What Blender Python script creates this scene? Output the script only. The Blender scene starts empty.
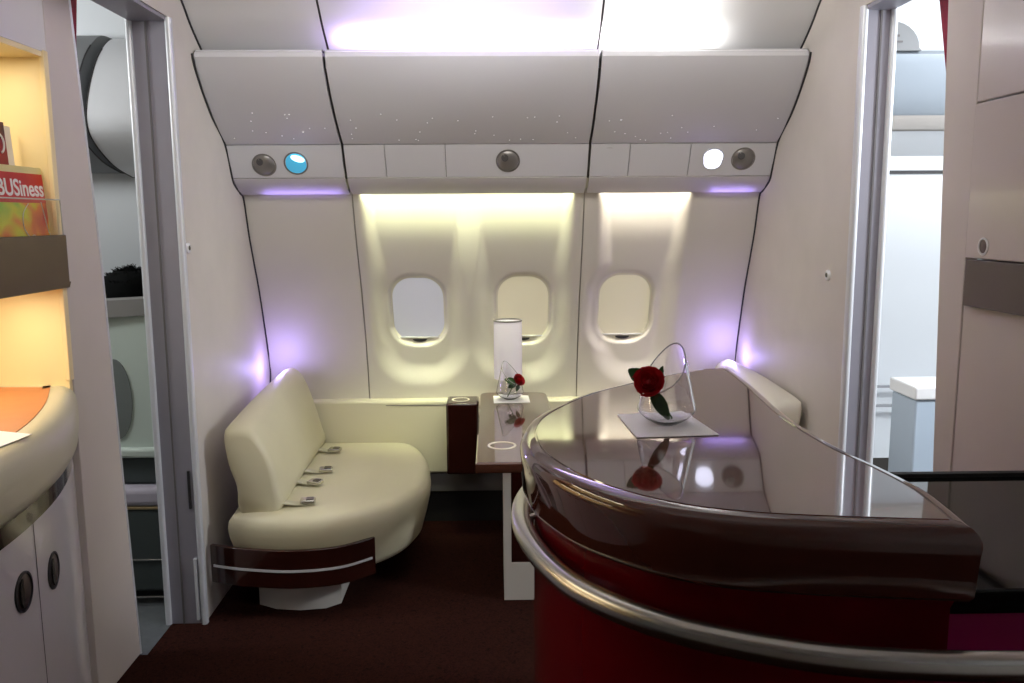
import bpy, bmesh, math, random
from mathutils import Vector, Matrix
random.seed(7)
S = bpy.context.scene
COL = S.collection
L, R = -1.152, 1.235          # the two partitions
EYE = 1.575

# ------------------------------------------------------------------ materials
MATS = {}
def lin(c):
    return tuple(((v/12.92) if v <= .04045 else ((v+.055)/1.055)**2.4) for v in c)
def mat(name, rgb, rough=.5, metal=0., var=0., scale=20., bump=0., bscale=200., emit=None, estr=0., coat=0., trans=0., ior=1.5, spec=.5, sub=None):
    """rgb in 0..255 sRGB"""
    if name in MATS: return MATS[name]
    m = bpy.data.materials.new(name); m.use_nodes = True
    nt = m.node_tree; b = nt.nodes['Principled BSDF']
    c = lin([v/255 for v in rgb]) + (1,)
    b.inputs['Base Color'].default_value = c
    b.inputs['Roughness'].default_value = rough
    b.inputs['Metallic'].default_value = metal
    b.inputs['IOR'].default_value = ior
    b.inputs['Specular IOR Level'].default_value = spec
    b.inputs['Coat Weight'].default_value = coat
    b.inputs['Coat Roughness'].default_value = .03
    b.inputs['Transmission Weight'].default_value = trans
    if emit:
        b.inputs['Emission Color'].default_value = lin([v/255 for v in emit]) + (1,)
        b.inputs['Emission Strength'].default_value = estr
    tc = nt.nodes.new('ShaderNodeTexCoord')
    if var > 0:
        n = nt.nodes.new('ShaderNodeTexNoise'); n.inputs['Scale'].default_value = scale; n.inputs['Detail'].default_value = 4
        r = nt.nodes.new('ShaderNodeMapRange')
        r.inputs['To Min'].default_value = 1-var; r.inputs['To Max'].default_value = 1+var
        r.inputs['From Min'].default_value = .3; r.inputs['From Max'].default_value = .7
        mx = nt.nodes.new('ShaderNodeMix'); mx.data_type = 'RGBA'; mx.blend_type = 'MULTIPLY'
        mx.inputs[0].default_value = 1
        mx.inputs[6].default_value = c
        nt.links.new(tc.outputs['Object'], n.inputs['Vector'])
        nt.links.new(n.outputs['Fac'], r.inputs['Value'])
        nt.links.new(r.outputs['Result'], mx.inputs[7])
        nt.links.new(mx.outputs[2], b.inputs['Base Color'])
    if bump > 0:
        n2 = nt.nodes.new('ShaderNodeTexNoise'); n2.inputs['Scale'].default_value = bscale
        bp = nt.nodes.new('ShaderNodeBump'); bp.inputs['Strength'].default_value = bump; bp.inputs['Distance'].default_value = .002
        nt.links.new(tc.outputs['Object'], n2.inputs['Vector'])
        nt.links.new(n2.outputs['Fac'], bp.inputs['Height'])
        nt.links.new(bp.outputs['Normal'], b.inputs['Normal'])
    MATS[name] = m
    return m

def ramp_mat(name, stops, scale, rough=.4, detail=3, distort=.5):
    m = bpy.data.materials.new(name); m.use_nodes = True
    nt = m.node_tree; b = nt.nodes['Principled BSDF']; b.inputs['Roughness'].default_value = rough; b.inputs['Specular IOR Level'].default_value = .5 if rough < .9 else .05
    tc = nt.nodes.new('ShaderNodeTexCoord')
    n = nt.nodes.new('ShaderNodeTexNoise'); n.inputs['Scale'].default_value = scale; n.inputs['Detail'].default_value = detail
    n.inputs['Distortion'].default_value = distort
    cr = nt.nodes.new('ShaderNodeValToRGB')
    els = cr.color_ramp.elements
    while len(els) < len(stops): els.new(.5)
    for e, (p, c) in zip(els, stops):
        e.position = p; e.color = lin([v/255 for v in c]) + (1,)
    nt.links.new(tc.outputs['Object'], n.inputs['Vector'])
    nt.links.new(n.outputs['Fac'], cr.inputs['Fac'])
    nt.links.new(cr.outputs['Color'], b.inputs['Base Color'])
    MATS[name] = m
    return m

M_panel   = mat('partition_laminate', (205,198,190), .55, var=.03, scale=6, bump=.05)
M_side    = mat('sidewall_plastic', (212,207,196), .5, var=.015, scale=3)
M_bin     = mat('bin_plastic', (208,207,210), .38, var=.01, scale=4)
M_binlow  = mat('bin_valance_plastic', (202,199,200), .42)
M_ceil    = mat('ceiling_plastic', (222,222,222), .5)
M_gap     = mat('dark_gasket', (38,36,38), .6)
M_gapgrey = mat('grey_gasket', (98,94,94), .6)
M_seam    = mat('seam_grey', (165,158,148), .7)
M_steel   = mat('brushed_steel', (200,198,192), .26, 1., var=.04, scale=60)
M_alu     = mat('aluminium_trim', (214,216,220), .35, .25)
M_jamb    = mat('jamb_grey', (150,148,158), .45, .2, var=.04, scale=8)
M_leather = mat('cream_leather', (208,202,172), .42, var=.02, scale=6, bump=.25, bscale=420)
M_pleath  = mat('pale_leather', (226,222,208), .42, var=.02, scale=6, bump=.25, bscale=420)
M_ledge   = mat('cream_laminate', (214,208,184), .45)
M_brown   = mat('dark_brown_gloss', (46,18,13), .14, coat=.35, var=.2, scale=9)
M_slab    = mat('burgundy_lacquer', (88,46,38), .07, coat=1., ior=1.65, var=.06, scale=14)
M_table   = mat('table_lacquer', (84,52,40), .09, coat=.8, var=.08, scale=14)
M_body    = mat('crimson_gloss', (118,8,24), .16, coat=.7, var=.1, scale=5)
M_black   = mat('black_glass', (16,18,18), .04, ior=1.4)
M_carpet  = ramp_mat('carpet_red_brown', [(.3,(24,11,9)),(.5,(48,24,18)),(.62,(31,14,11)),(.78,(64,34,26))], 70, .95)
M_aisle   = mat('aisle_grey_floor', (84,88,90), .6, var=.1, scale=30)
M_white   = mat('white_plastic', (232,232,232), .4)
M_paper   = mat('white_paper', (250,248,250), .8, bump=.1, bscale=300)
M_kick    = mat('grey_kick_panel', (96,94,92), .6)
M_foot    = mat('pedestal_grey', (200,196,188), .5)
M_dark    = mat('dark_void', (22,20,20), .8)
M_curtain = mat('red_curtain', (140,12,50), .8, var=.2, scale=40)
M_glass   = mat('clear_glass', (252,252,255), .0, trans=1., ior=1.5)
M_rim     = mat('rim_outline_grey', (190,190,192), .15, .35)
M_rose    = mat('rose_petal', (172,9,24), .55, var=.25, scale=60)
M_leaf    = mat('rose_leaf', (38,78,30), .5, var=.3, scale=60)
M_stem    = mat('rose_stem', (60,92,40), .5)
M_cab     = mat('cabinet_white', (226,222,222), .25, coat=.4, var=.015, scale=4)
M_cabpan  = mat('cabinet_panel', (206,196,188), .5, var=.02, scale=5)
M_cabr    = mat('right_cabinet_gloss', (205,194,188), .3, coat=.3, var=.02, scale=3)
M_niche   = mat('niche_cream', (246,226,178), .55)
M_tray    = mat('bronze_brown', (92,74,54), .35, .3, var=.05, scale=10)
M_bandr   = mat('taupe_band', (88,74,72), .4, .1)
M_orange  = mat('tan_leather', (196,124,70), .5, var=.05, scale=20)
M_latch   = mat('latch_ring', (120,116,112), .25, .9)
M_latchin = mat('latch_well', (98,84,82), .35, .5)
M_seat    = mat('seat_shell_green_grey', (186,198,190), .5)
M_headb   = mat('grey_headrest_band', (128,126,124), .8)
M_seatdk  = mat('dark_seat_base', (58,66,66), .7)
M_seatcu  = mat('lavender_seat_cushion', (170,164,176), .8)
M_leafgr  = mat('grey_seat_insert', (104,110,108), .7)
M_hair    = mat('black_hair', (5,6,6), .8, spec=.1)
M_skin    = mat('skin', (176,128,104), .6)
M_shirt   = mat('dark_shirt', (46,50,60), .9)
M_cabin   = mat('cabin_white', (226,230,234), .45)
M_cabindk = mat('cabin_grey', (150,152,156), .5)
M_shade_w = mat('window_shade_backlit', (205,207,214), .6, emit=(220,224,236), estr=.22)  # emission stands in for daylight coming through the shade
M_shade_c = mat('window_shade_cream_glow', (222,216,194), .6, emit=(232,224,186), estr=.24)  # backlight put in as a faint glow of the shade itself
M_frame   = mat('window_bezel', (222,218,198), .45)
M_ring    = mat('pale_ring', (222,216,200), .35, .3)
M_lamp    = mat('frosted_shade', (226,220,230), .6, emit=(226,216,236), estr=.10)
M_cup     = mat('gasper_grey', (136,132,128), .35, .5)
M_blueled = mat('cyan_lit_cup', (90,190,225), .4, emit=(60,175,225), estr=.4)
M_wled    = mat('white_led', (255,255,255), .4, emit=(222,226,255), estr=2.2)
M_bled    = mat('pale_blue_led', (230,250,255), .4, emit=(205,246,255), estr=1.6)
M_star    = mat('star_led', (255,255,255), .4, emit=(245,245,255), estr=1.1)
M_strip_y = mat('cove_led_warm_green', (255,255,230), .5, emit=(236,240,188), estr=11)
M_strip_w = mat('cove_led_warm_white', (255,255,240), .5, emit=(255,238,214), estr=11)
M_strip_p = mat('cove_led_purple', (200,180,255), .5, emit=(150,120,255), estr=7)
M_acryl   = mat('clear_acrylic', (250,250,250), .0, trans=1., ior=1.12)

# ------------------------------------------------------------------ mesh helpers
BASE = {}
def finish(bm, sharp=35):
    bmesh.ops.remove_doubles(bm, verts=bm.verts, dist=1e-6)
    bmesh.ops.recalc_face_normals(bm, faces=bm.faces)
def obj(name, bm, m, parent=None, loc=None, sharp=35, bevel=0, mats=None):
    """link a bmesh given in WORLD coordinates as one object"""
    finish(bm)
    if parent is not None: loc = BASE[parent.as_pointer()]
    if loc is None:
        xs = [v.co for v in bm.verts]
        loc = Vector(((min(v.x for v in xs)+max(v.x for v in xs))/2, (min(v.y for v in xs)+max(v.y for v in xs))/2, min(v.z for v in xs)))
    loc = Vector(loc)
    bmesh.ops.translate(bm, verts=bm.verts, vec=-loc)
    me = bpy.data.meshes.new(name); bm.to_mesh(me); bm.free()
    for x in (mats or [m]): me.materials.append(x)
    for p in me.polygons: p.use_smooth = True
    me.set_sharp_from_angle(angle=math.radians(sharp))
    o = bpy.data.objects.new(name, me); COL.objects.link(o)
    if parent is not None: o.parent = parent
    else: o.location = loc
    BASE[o.as_pointer()] = loc
    if bevel:
        md = o.modifiers.new('Bevel', 'BEVEL'); md.width = bevel; md.segments = 3; md.limit_method = 'ANGLE'; md.angle_limit = math.radians(40)
    return o
def thing(name, label, cat, loc, group=None):
    o = bpy.data.objects.new(name, None); COL.objects.link(o); o.location = loc
    o.empty_display_size = .05
    o['label'] = label; o['category'] = cat
    if group: o['group'] = group
    BASE[o.as_pointer()] = Vector(loc)
    return o
def tag(o, label, cat, group=None):
    o['label'] = label; o['category'] = cat
    if group: o['group'] = group
    return o
def struct(name, bm, m, **k):
    o = obj(name, bm, m, **k); o['kind'] = 'structure'; return o
def sthing(name, loc):
    o = bpy.data.objects.new(name, None); COL.objects.link(o); o.location = loc; o['kind'] = 'structure'
    BASE[o.as_pointer()] = Vector(loc); return o
def B(): return bmesh.new()
def box(bm, a, b):
    x0,y0,z0 = a; x1,y1,z1 = b
    v = [bm.verts.new(p) for p in ((x0,y0,z0),(x1,y0,z0),(x1,y1,z0),(x0,y1,z0),(x0,y0,z1),(x1,y0,z1),(x1,y1,z1),(x0,y1,z1))]
    for f in ((0,3,2,1),(4,5,6,7),(0,1,5,4),(1,2,6,5),(2,3,7,6),(3,0,4,7)): bm.faces.new([v[i] for i in f])
    return bm
def loft(bm, loops, closed=True, cap=True, capends=None, mi=0):
    vs = [[bm.verts.new(p) for p in lp] for lp in loops]
    n = len(loops[0])
    for i in range(len(vs)-1):
        for j in range(n if closed else n-1):
            k = (j+1) % n
            f = bm.faces.new((vs[i][j], vs[i][k], vs[i+1][k], vs[i+1][j])); f.material_index = mi
    if cap:
        for e in (0, -1):
            try: f = bm.faces.new(vs[e]); f.material_index = mi
            except ValueError: pass
    return vs
def prism(bm, poly, axis, a, b):
    """poly of 2D points extruded along axis ('x': poly=(y,z), 'y': (x,z), 'z': (x,y))"""
    def P(p, t): return {'x': (t,p[0],p[1]), 'y': (p[0],t,p[1]), 'z': (p[0],p[1],t)}[axis]
    loft(bm, [[P(p,a) for p in poly], [P(p,b) for p in poly]])
    return bm
def catmull(pts, n=8, closed=False):
    pts = [Vector(p) for p in pts]; out = []; N = len(pts)
    rng = range(N) if closed else range(N-1)
    for i in rng:
        if closed: p0,p1,p2,p3 = pts[i-1],pts[i],pts[(i+1)%N],pts[(i+2)%N]
        else: p0,p1,p2,p3 = pts[max(i-1,0)],pts[i],pts[i+1],pts[min(i+2,N-1)]
        for k in range(n):
            t = k/n
            out.append(.5*((2*p1)+(p2-p0)*t+(2*p0-5*p1+4*p2-p3)*t*t+(3*p1-p0-3*p2+p3)*t**3))
    if not closed: out.append(pts[-1].copy())
    return out
def tube(bm, path, r, n=12, cap=True):
    path = [Vector(p) for p in path]; loops = []
    up = None
    for i, p in enumerate(path):
        d = (path[min(i+1,len(path)-1)] - path[max(i-1,0)]).normalized()
        if up is None:
            up = Vector((0,0,1)) if abs(d.z) < .9 else Vector((1,0,0))
        u = d.cross(up).normalized(); w = u.cross(d).normalized(); up = w
        rr = r[i] if isinstance(r, (list,tuple)) else r
        loops.append([p + rr*(math.cos(2*math.pi*k/n)*u + math.sin(2*math.pi*k/n)*w) for k in range(n)])
    loft(bm, loops, cap=cap); return bm
def lathe(bm, prof, c, n=40, cap=True, axis=None):
    """prof = [(r, h)], around axis through c"""
    q = Vector(axis).to_track_quat('Z','Y') if axis else None
    loops = []
    for r, h in prof:
        lp = []
        for k in range(n):
            a = 2*math.pi*k/n
            v = Vector((r*math.cos(a), r*math.sin(a), h))
            if q: v = q @ v
            lp.append(Vector(c)+v)
        loops.append(lp)
    loft(bm, loops, cap=cap); return bm
def offset(loop, d):
    """inward offset of a CCW closed 2D loop"""
    n = len(loop); out = []
    for i in range(n):
        a = loop[i-1]; b = loop[i]; c = loop[(i+1)%n]
        t1 = Vector((b[0]-a[0], b[1]-a[1])); t2 = Vector((c[0]-b[0], c[1]-b[1]))
        if t1.length < 1e-9: t1 = t2
        if t2.length < 1e-9: t2 = t1
        t1 = t1.normalized(); t2 = t2.normalized()
        n1 = Vector((-t1.y, t1.x)); n2 = Vector((-t2.y, t2.x))
        m = (n1+n2)
        if m.length < 1e-6: m = n1
        m = m.normalized(); s = 1/max(.5, m.dot(n1))
        out.append((b[0]+m.x*d*s, b[1]+m.y*d*s))
    return out
def rrect(w, h, r, n=8):
    pts = []
    for cx, cy, a0 in ((w-r,h-r,0),(-w+r,h-r,90),(-w+r,-h+r,180),(w-r,-h+r,270)):
        for k in range(n+1):
            a = math.radians(a0+90*k/n); pts.append((cx+r*math.cos(a), cy+r*math.sin(a)))
    return pts
def sstep(a, b, x):
    if a > b: return 1-sstep(b, a, x)
    t = min(1, max(0, (x-a)/(b-a))); return t*t*(3-2*t)

# ------------------------------------------------------------------ cabin section profile (y, z)
WALL = [(4.33,.30),(4.325,.60),(4.315,.70),(4.30,.79),(4.262,.95),(4.215,1.09),(4.16,1.24),(4.103,1.36),(4.04,1.50),(3.99,1.64),(3.975,1.70),(3.96,1.80),(3.95,1.95)]
def wall_y(z):
    for (y0,z0),(y1,z1) in zip(WALL, WALL[1:]):
        if z <= z1: return y0+(y1-y0)*(z-z0)/(z1-z0)
    return WALL[-1][0]
SM = [wall_y(.3+i*.01) for i in range(166)]
SM = [sum(SM[max(0,i-5):i+6])/len(SM[max(0,i-5):i+6]) for i in range(166)]
def wy(z):
    t = (z-.3)/.01; i = int(max(0, min(164, t))); return SM[i]+(SM[i+1]-SM[i])*(t-i)
S1, S2 = -.652, .418           # panel seams
WIN = [(-.386,1.114),(.1405,1.117),(.652,1.122)]
BAYS = [(-.628,-.118),(-.128,.384),(.482,.922)]
def bay_sd(a, b, zb, r, x, z):
    cx = (a+b)/2; hw = (b-a)/2; r = min(r, hw-.01)
    cz = (zb+3.)/2; hh = (3.-zb)/2
    qx = abs(x-cx)-hw+r; qz = abs(z-cz)-hh+r
    return math.hypot(max(qx,0),max(qz,0))+min(max(qx,qz),0)-r
def bay_depth(x, z):
    d = 0; tw = sstep(1.15,1.62,z)
    for a, b in BAYS: d = max(d, .040*sstep(0,.125-.055*tw,-bay_sd(a,b,.71,.22,x,z)))
    return max(d, .040*sstep(0,.07,-bay_sd(BAYS[0][0],BAYS[1][1],.71,.22,x,z))*tw)
def win_sd(x, z, hw, hh, r):
    best = 9
    for cx, cz in WIN:
        qx = abs(x-cx)-hw+r; qz = abs(z-cz)-hh+r
        best = min(best, math.hypot(max(qx,0),max(qz,0))+min(max(qx,qz),0)-r)
    return best
HW, HH, HR = .146, .188, .118
def wall_surface(x, z):
    sd = win_sd(x, z, HW, HH, HR); cx, cz = min(WIN, key=lambda w: abs(w[0]-x))
    k = sstep(.07, 0, sd) if sd > 0 else 1
    y = wy(z)+bay_depth(x, z)*(1-k)+bay_depth(cx, cz)*k
    y += .034*sstep(-.004,.022,-sd)
    return y
def wall_strip(x0, x1, name):
    bm = B(); nx = max(2, int((x1-x0)/.007)); nz = 210; zs = [.30+1.5*j/nz for j in range(nz+1)]
    g = [[bm.verts.new((x0+(x1-x0)*i/nx, wall_surface(x0+(x1-x0)*i/nx, z), z)) for z in zs] for i in range(nx+1)]
    for i in range(nx):
        for j in range(nz): bm.faces.new((g[i][j], g[i+1][j], g[i+1][j+1], g[i][j+1]))
    return struct(name, bm, M_side, sharp=60)
wall_strip(L-.002, S1-.003, 'wall_back')
wall_strip(S1+.003, S2-.003, 'wall_back')
wall_strip(S2+.003, R+.002, 'wall_back')
# seam backing
for x in (S1, S2):
    bm = B(); loft(bm, [[(x-.012, wy(z)+.012, z) for z in [.3+.05*k for k in range(30)]], [(x+.012, wy(z)+.012, z) for z in [.3+.05*k for k in range(30)]]], closed=False, cap=False)
    struct('trim_1', bm, M_seam)
# closing shell behind the sidewall
bm = B(); box(bm, (L-.3,4.42,-.02),(R+.3,4.46,2.9)); struct('wall_outer', bm, M_dark)

# windows: bezel, shade, handle
for i, (cx, cz) in enumerate(WIN):
    y0 = wy(cz)+bay_depth(cx, cz)
    w = sthing('window_%d' % (i+1), (cx, y0, cz-HH))
    sl = (wy(cz+.05)-wy(cz-.05))/.1
    bm = B()
    o1 = rrect(HW+.002, HH+.002, HR); o2 = rrect(HW-.02, HH-.022, HR-.02)
    def at(p, dy): return (cx+p[0], wy(cz+p[1])+bay_depth(cx,cz)+dy, cz+p[1])
    loft(bm, [[at(p,.006) for p in o1],[at(p,.022) for p in rrect(HW-.011,HH-.012,HR-.01)],[at(p,.031) for p in o2],[at(p,.04) for p in o2]], cap=False)
    obj('window_frame', bm, M_frame, w)
    bm = B(); o3 = [p for p in rrect(HW-.014, HH-.016, HR-.014)]
    o3 = [(x, max(z, -HH+.045)) for x, z in o3]
    loft(bm, [[at(p,.0305) for p in o3],[at(p,.045) for p in o3]])
    obj('window_shade', bm, M_shade_w if i == 0 else M_shade_c, w)
    bm = B(); box(bm, (cx-.115, y0+.020+sl*(-HH+.045), cz-HH+.040),(cx+.115, y0+.031+sl*(-HH+.045), cz-HH+.046)); obj('shade_rail', bm, M_white, w)
    bm = B(); box(bm, (cx-.125, wy(cz-HH+.03)+bay_depth(cx,cz)+.031, cz-HH+.005),(cx+.125, wy(cz-HH+.03)+bay_depth(cx,cz)+.045, cz-HH+.05)); obj('window_sill', bm, M_frame, w)
    bm = B()
    cres = [(-.036,.028),(.036,.028)] + [(.036*math.cos(a), .028-.013*math.sin(a)) for a in [math.pi*k/10 for k in range(1,10)]]
    prism(bm, [(cx+x, cz-HH+.004+z) for x,z in cres], 'y', y0+.006-sl*.0+sl*(-HH), y0+.03+sl*(-HH)); obj('shade_handle', bm, M_gap, w)

# lower ledge along the window wall
bm = B(); box(bm, (-1.10,4.245,.27),(L+.01+.0,4.32,.655)) if False else None
bm = B(); box(bm, (L+.002,4.245,.27),(R-.002,4.325,.652)); struct('trim_2', bm, M_ledge, bevel=.012)
bm = B(); box(bm, (-.56,4.2435,.628),(-.235,4.2455,.631)); struct('trim_3', bm, M_gapgrey)
bm = B(); box(bm, (L+.002,4.26,.17),(R-.002,4.33,.265)); struct('baseboard_back', bm, M_kick)
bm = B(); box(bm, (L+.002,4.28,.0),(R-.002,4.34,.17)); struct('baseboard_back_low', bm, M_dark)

# ------------------------------------------------------------------ overhead bins
FACE = [(3.60,2.185),(3.50,2.214),(3.43,2.216),(3.412,2.208),(3.408,2.19),(3.425,2.155),(3.50,2.07),(3.60,1.985),(3.68,1.93),(3.752,1.889)]
PSU  = [(3.7545,1.884),(3.79,1.815),(3.828,1.752)]
VAL  = [(3.830,1.747),(3.850,1.728),(3.90,1.700),(3.955,1.682),(3.962,1.700)]
def strip_part(bm, prof, x0, x1, th=.02, mi=0):
    prof = [Vector(p) for p in prof]
    back = []
    for i, p in enumerate(prof):
        t = (prof[min(i+1,len(prof)-1)]-prof[max(i-1,0)]).normalized(); n = Vector((-t.y, t.x))
        if n.x < 0 and abs(n.x) > abs(n.y): n = -n
        if n.y < 0 and abs(n.y) >= abs(n.x): n = -n if i > 2 else n
        back.append(p + th*Vector((.75,.55)) if i > 2 or len(prof) < 6 else p + Vector((0,-th)) if i == 0 else p+Vector((.01,-th)))
    poly = list(prof)+list(reversed(back))
    prism(bm, [(p[0],p[1]) for p in poly], 'x', x0, x1)
def face_pt(prof, t):
    i = min(int(t), len(prof)-2); f = t-i
    return (prof[i][0]+(prof[i+1][0]-prof[i][0])*f, prof[i][1]+(prof[i+1][1]-prof[i][1])*f)
PN = Vector((0, -(PSU[0][1]-PSU[2][1]), -(PSU[2][0]-PSU[0][0]))).normalized()   # outward normal of the service panel
def psu_point(z):
    t = (PSU[0][1]-z)/(PSU[0][1]-PSU[2][1]); return Vector((0, PSU[0][0]+t*(PSU[2][0]-PSU[0][0]), z))
TN = Vector((0,-PN.z*-1,-PN.y)).normalized()
TN = Vector((0,PN.z,-PN.y)).normalized()
def recessed_light(parent, x, z, kind):
    c = psu_point(z); c.x = x; r = .050
    nm = {'vent':'air_vent','white':'reading_light','blue':'reading_light'}[kind]
    bm = B(); lathe(bm, [(r+.004,0),(r+.003,.003),(r-.003,.003),(r-.004,0)], c, 36, cap=False, axis=PN)
    lathe(bm, [(r+.004,0),(r-.004,0)], c, 36, cap=False, axis=PN)
    ring = obj(nm, bm, M_cup if kind != 'white' else M_alu, parent)
    bm = B()
    if kind == 'vent':
        lathe(bm, [(r-.003,.0015),(r*.85,.006),(r*.6,.012),(r*.3,.0155),(.001,.0165)], c+Vector((0,0,0)), 36, axis=PN)
        obj('vent_ball', bm, M_cup, ring)
        bm = B(); lathe(bm, [(.016,0),(.015,.002),(.001,.002)], c+PN*.0125+Vector((-.014,0,0))+TN*.020, 20, axis=(PN*1.2+TN*.5+Vector((-.3,0,0))).normalized()); obj('vent_nozzle', bm, mat('nozzle_grey',(86,84,84),.4,.5), ring)
    elif kind == 'white':
        lathe(bm, [(r-.003,.0015),(r*.6,.004),(.001,.005)], c, 36, axis=PN); obj('lens', bm, M_wled, ring)
    else:
        lathe(bm, [(r-.003,.0015),(r*.8,.004),(r*.5,.008),(.001,.010)], c, 36, axis=PN); obj('lit_cup', bm, M_blueled, ring)
        bm = B(); q = [(.03*math.cos(a), .014*math.sin(a)) for a in [2*math.pi*k/24 for k in range(24)]]
        u = (Vector((1,0,0))-TN*.35).normalized(); w = PN.cross(u).normalized(); cc = c+PN*.0085+Vector((.012,0,0))+TN*.026
        u = (u-PN*u.dot(PN)).normalized()
        loft(bm, [[cc+u*a+w*b for a,b in q],[cc+u*a+w*b+PN*.003 for a,b in q]]); obj('lens', bm, M_bled, ring)
def overhead_bin(x0, x1, label, splits, lights, stars, grilles=()):
    t = thing('overhead_bin', label, 'luggage bin', ((x0+x1)/2, 3.7, 1.68), 'overhead bins above the windows')
    bm = B(); strip_part(bm, FACE, x0, x1)
    # tiny inlaid star lamps on the bin face
    for sx, tt in stars:
        y, z = face_pt(FACE, tt); y2, z2 = face_pt(FACE, tt+.05)
        tg = Vector((0,y2-y,z2-z)).normalized(); n = tg.cross(Vector((1,0,0))).normalized()
        if n.y > 0: n = -n
        c = Vector((sx,y,z))+n*.0012; r = .0026
        vs = [bm.verts.new(c+tg*r*math.sin(k*math.pi/3)+Vector((1,0,0))*r*math.cos(k*math.pi/3)) for k in range(6)]
        f = bm.faces.new(vs); f.material_index = 1
    obj('bin_door', bm, M_bin, t, mats=[M_bin, M_star])
    xs = [x0]+list(splits)+[x1]
    panels = []
    for a, b in zip(xs, xs[1:]):
        bm = B(); strip_part(bm, PSU, a+(.0015 if a != x0 else 0), b-(.0015 if b != x1 else 0)); panels.append((a,b,obj('service_panel', bm, M_bin, t)))
    for x, z, k in lights:
        p = [q for q in panels if q[0] <= x <= q[1]][0][2]; recessed_light(p, x, z, k)
    for x, z in grilles:
        p = [q for q in panels if q[0] <= x <= q[1]][0][2]
        c = psu_point(z); c.x = x; bm = B(); lathe(bm, [(.048,0),(.047,.0006),(.001,.0006)], c, 32, axis=PN)
        obj('speaker_grille', bm, mat('speaker_grille', (182,180,182), .6, bump=.6, bscale=900), p)
    bm = B(); strip_part(bm, VAL, x0, x1, .012); obj('valance', bm, M_binlow, t)
    return t
def stars(x0, x1, n, seed):
    r = random.Random(seed); return [(r.uniform(x0+.05, x1-.05), r.uniform(6.75,8.75)) for _ in range(n)]
overhead_bin(L+.006, S1-.006, 'left grey overhead bin with a grey vent and a cyan-lit reading lamp', [], [(-1.000,1.806,'vent'),(-.861,1.812,'blue')], stars(L,S1,13,3))
overhead_bin(S1+.006, S2-.006, 'wide middle grey overhead bin with a single grey vent below it', [-.472,-.21], [(.062,1.818,'vent')], stars(S1,S2,26,5), [(-.565,1.825)])
overhead_bin(S2+.006, R-.006, 'right grey overhead bin with a bright white reading lamp and vent', [.593,.858], [(.962,1.822,'white'),(1.095,1.822,'vent')], stars(S2,R,17,8), [(.504,1.83)])
# dark backing behind the bins so that gaps read dark
bm = B(); prism(bm, [(3.66,2.17),(3.47,2.155),(3.52,2.10),(3.70,1.965),(3.80,1.90),(3.87,1.775),(3.93,1.75),(3.93,2.17)], 'x', L+.001, R-.001); struct('trim_4', bm, M_gapgrey)
# dark gasket following the outline of each partition
OUT = [(4.245,.66),(4.30,.79),(4.262,.95),(4.215,1.09),(4.16,1.24),(4.103,1.36),(4.04,1.50),(3.985,1.66),(3.94,1.687),(3.86,1.722),(3.826,1.755),(3.75,1.89),(3.60,1.985),(3.50,2.07),(3.42,2.157),(3.40,2.20)]
for s, x in ((1, L), (-1, R)):
    bm = B(); tube(bm, [(x+s*.002, y-.004, z) for y,z in catmull([Vector((a,b)) for a,b in OUT], 4)], .0045, 6); struct('trim_5', bm, M_gap)

# ------------------------------------------------------------------ ceiling (three panels with seams)
CEIL = catmull([Vector(p) for p in [(3.60,2.19),(3.50,2.245),(3.40,2.31),(3.30,2.39),(3.10,2.50),(2.80,2.58),(2.40,2.62),(1.8,2.63),(-.9,2.63)]], 6)
TH0 = .14
def ceil_strip(x0, x1):
    bm = B(); n = max(2, int((x1-x0)/.2))
    xs = [x0+(x1-x0)*i/n for i in range(n+1)]
    loft(bm, [[(x,p[0],p[1]) for p in CEIL] for x in xs], closed=False, cap=False)
    return struct('ceiling', bm, M_ceil)
ceil_strip(L-TH0, S1-.004); ceil_strip(S1+.004, S2-.004); ceil_strip(S2+.004, R+.10)
bm = B(); 
for x in (S1, S2): loft(bm, [[(xx,p[0]+.012,p[1]+.012) for p in CEIL] for xx in (x-.02,x+.02)], closed=False, cap=False)
struct('ceiling_seam', bm, M_gapgrey)
for s, x in ((1, L), (-1, R)):
    bm = B(); tube(bm, [(x+s*.002, p[0]-.002, p[1]-.003) for p in CEIL if p[0] > 2.9], .0045, 6); struct('trim_5', bm, M_gap)
for a, b in ((-3.8,L-.142),(R+.102,3.8)):
    bm = B(); box(bm, (a,-.9,2.60),(b,4.4,2.63)); struct('ceiling_cabin', bm, M_ceil)
bm = B(); box(bm, (-3.6,-.9,2.70),(3.6,4.4,2.74)); struct('ceiling_outer', bm, M_dark)

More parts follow.
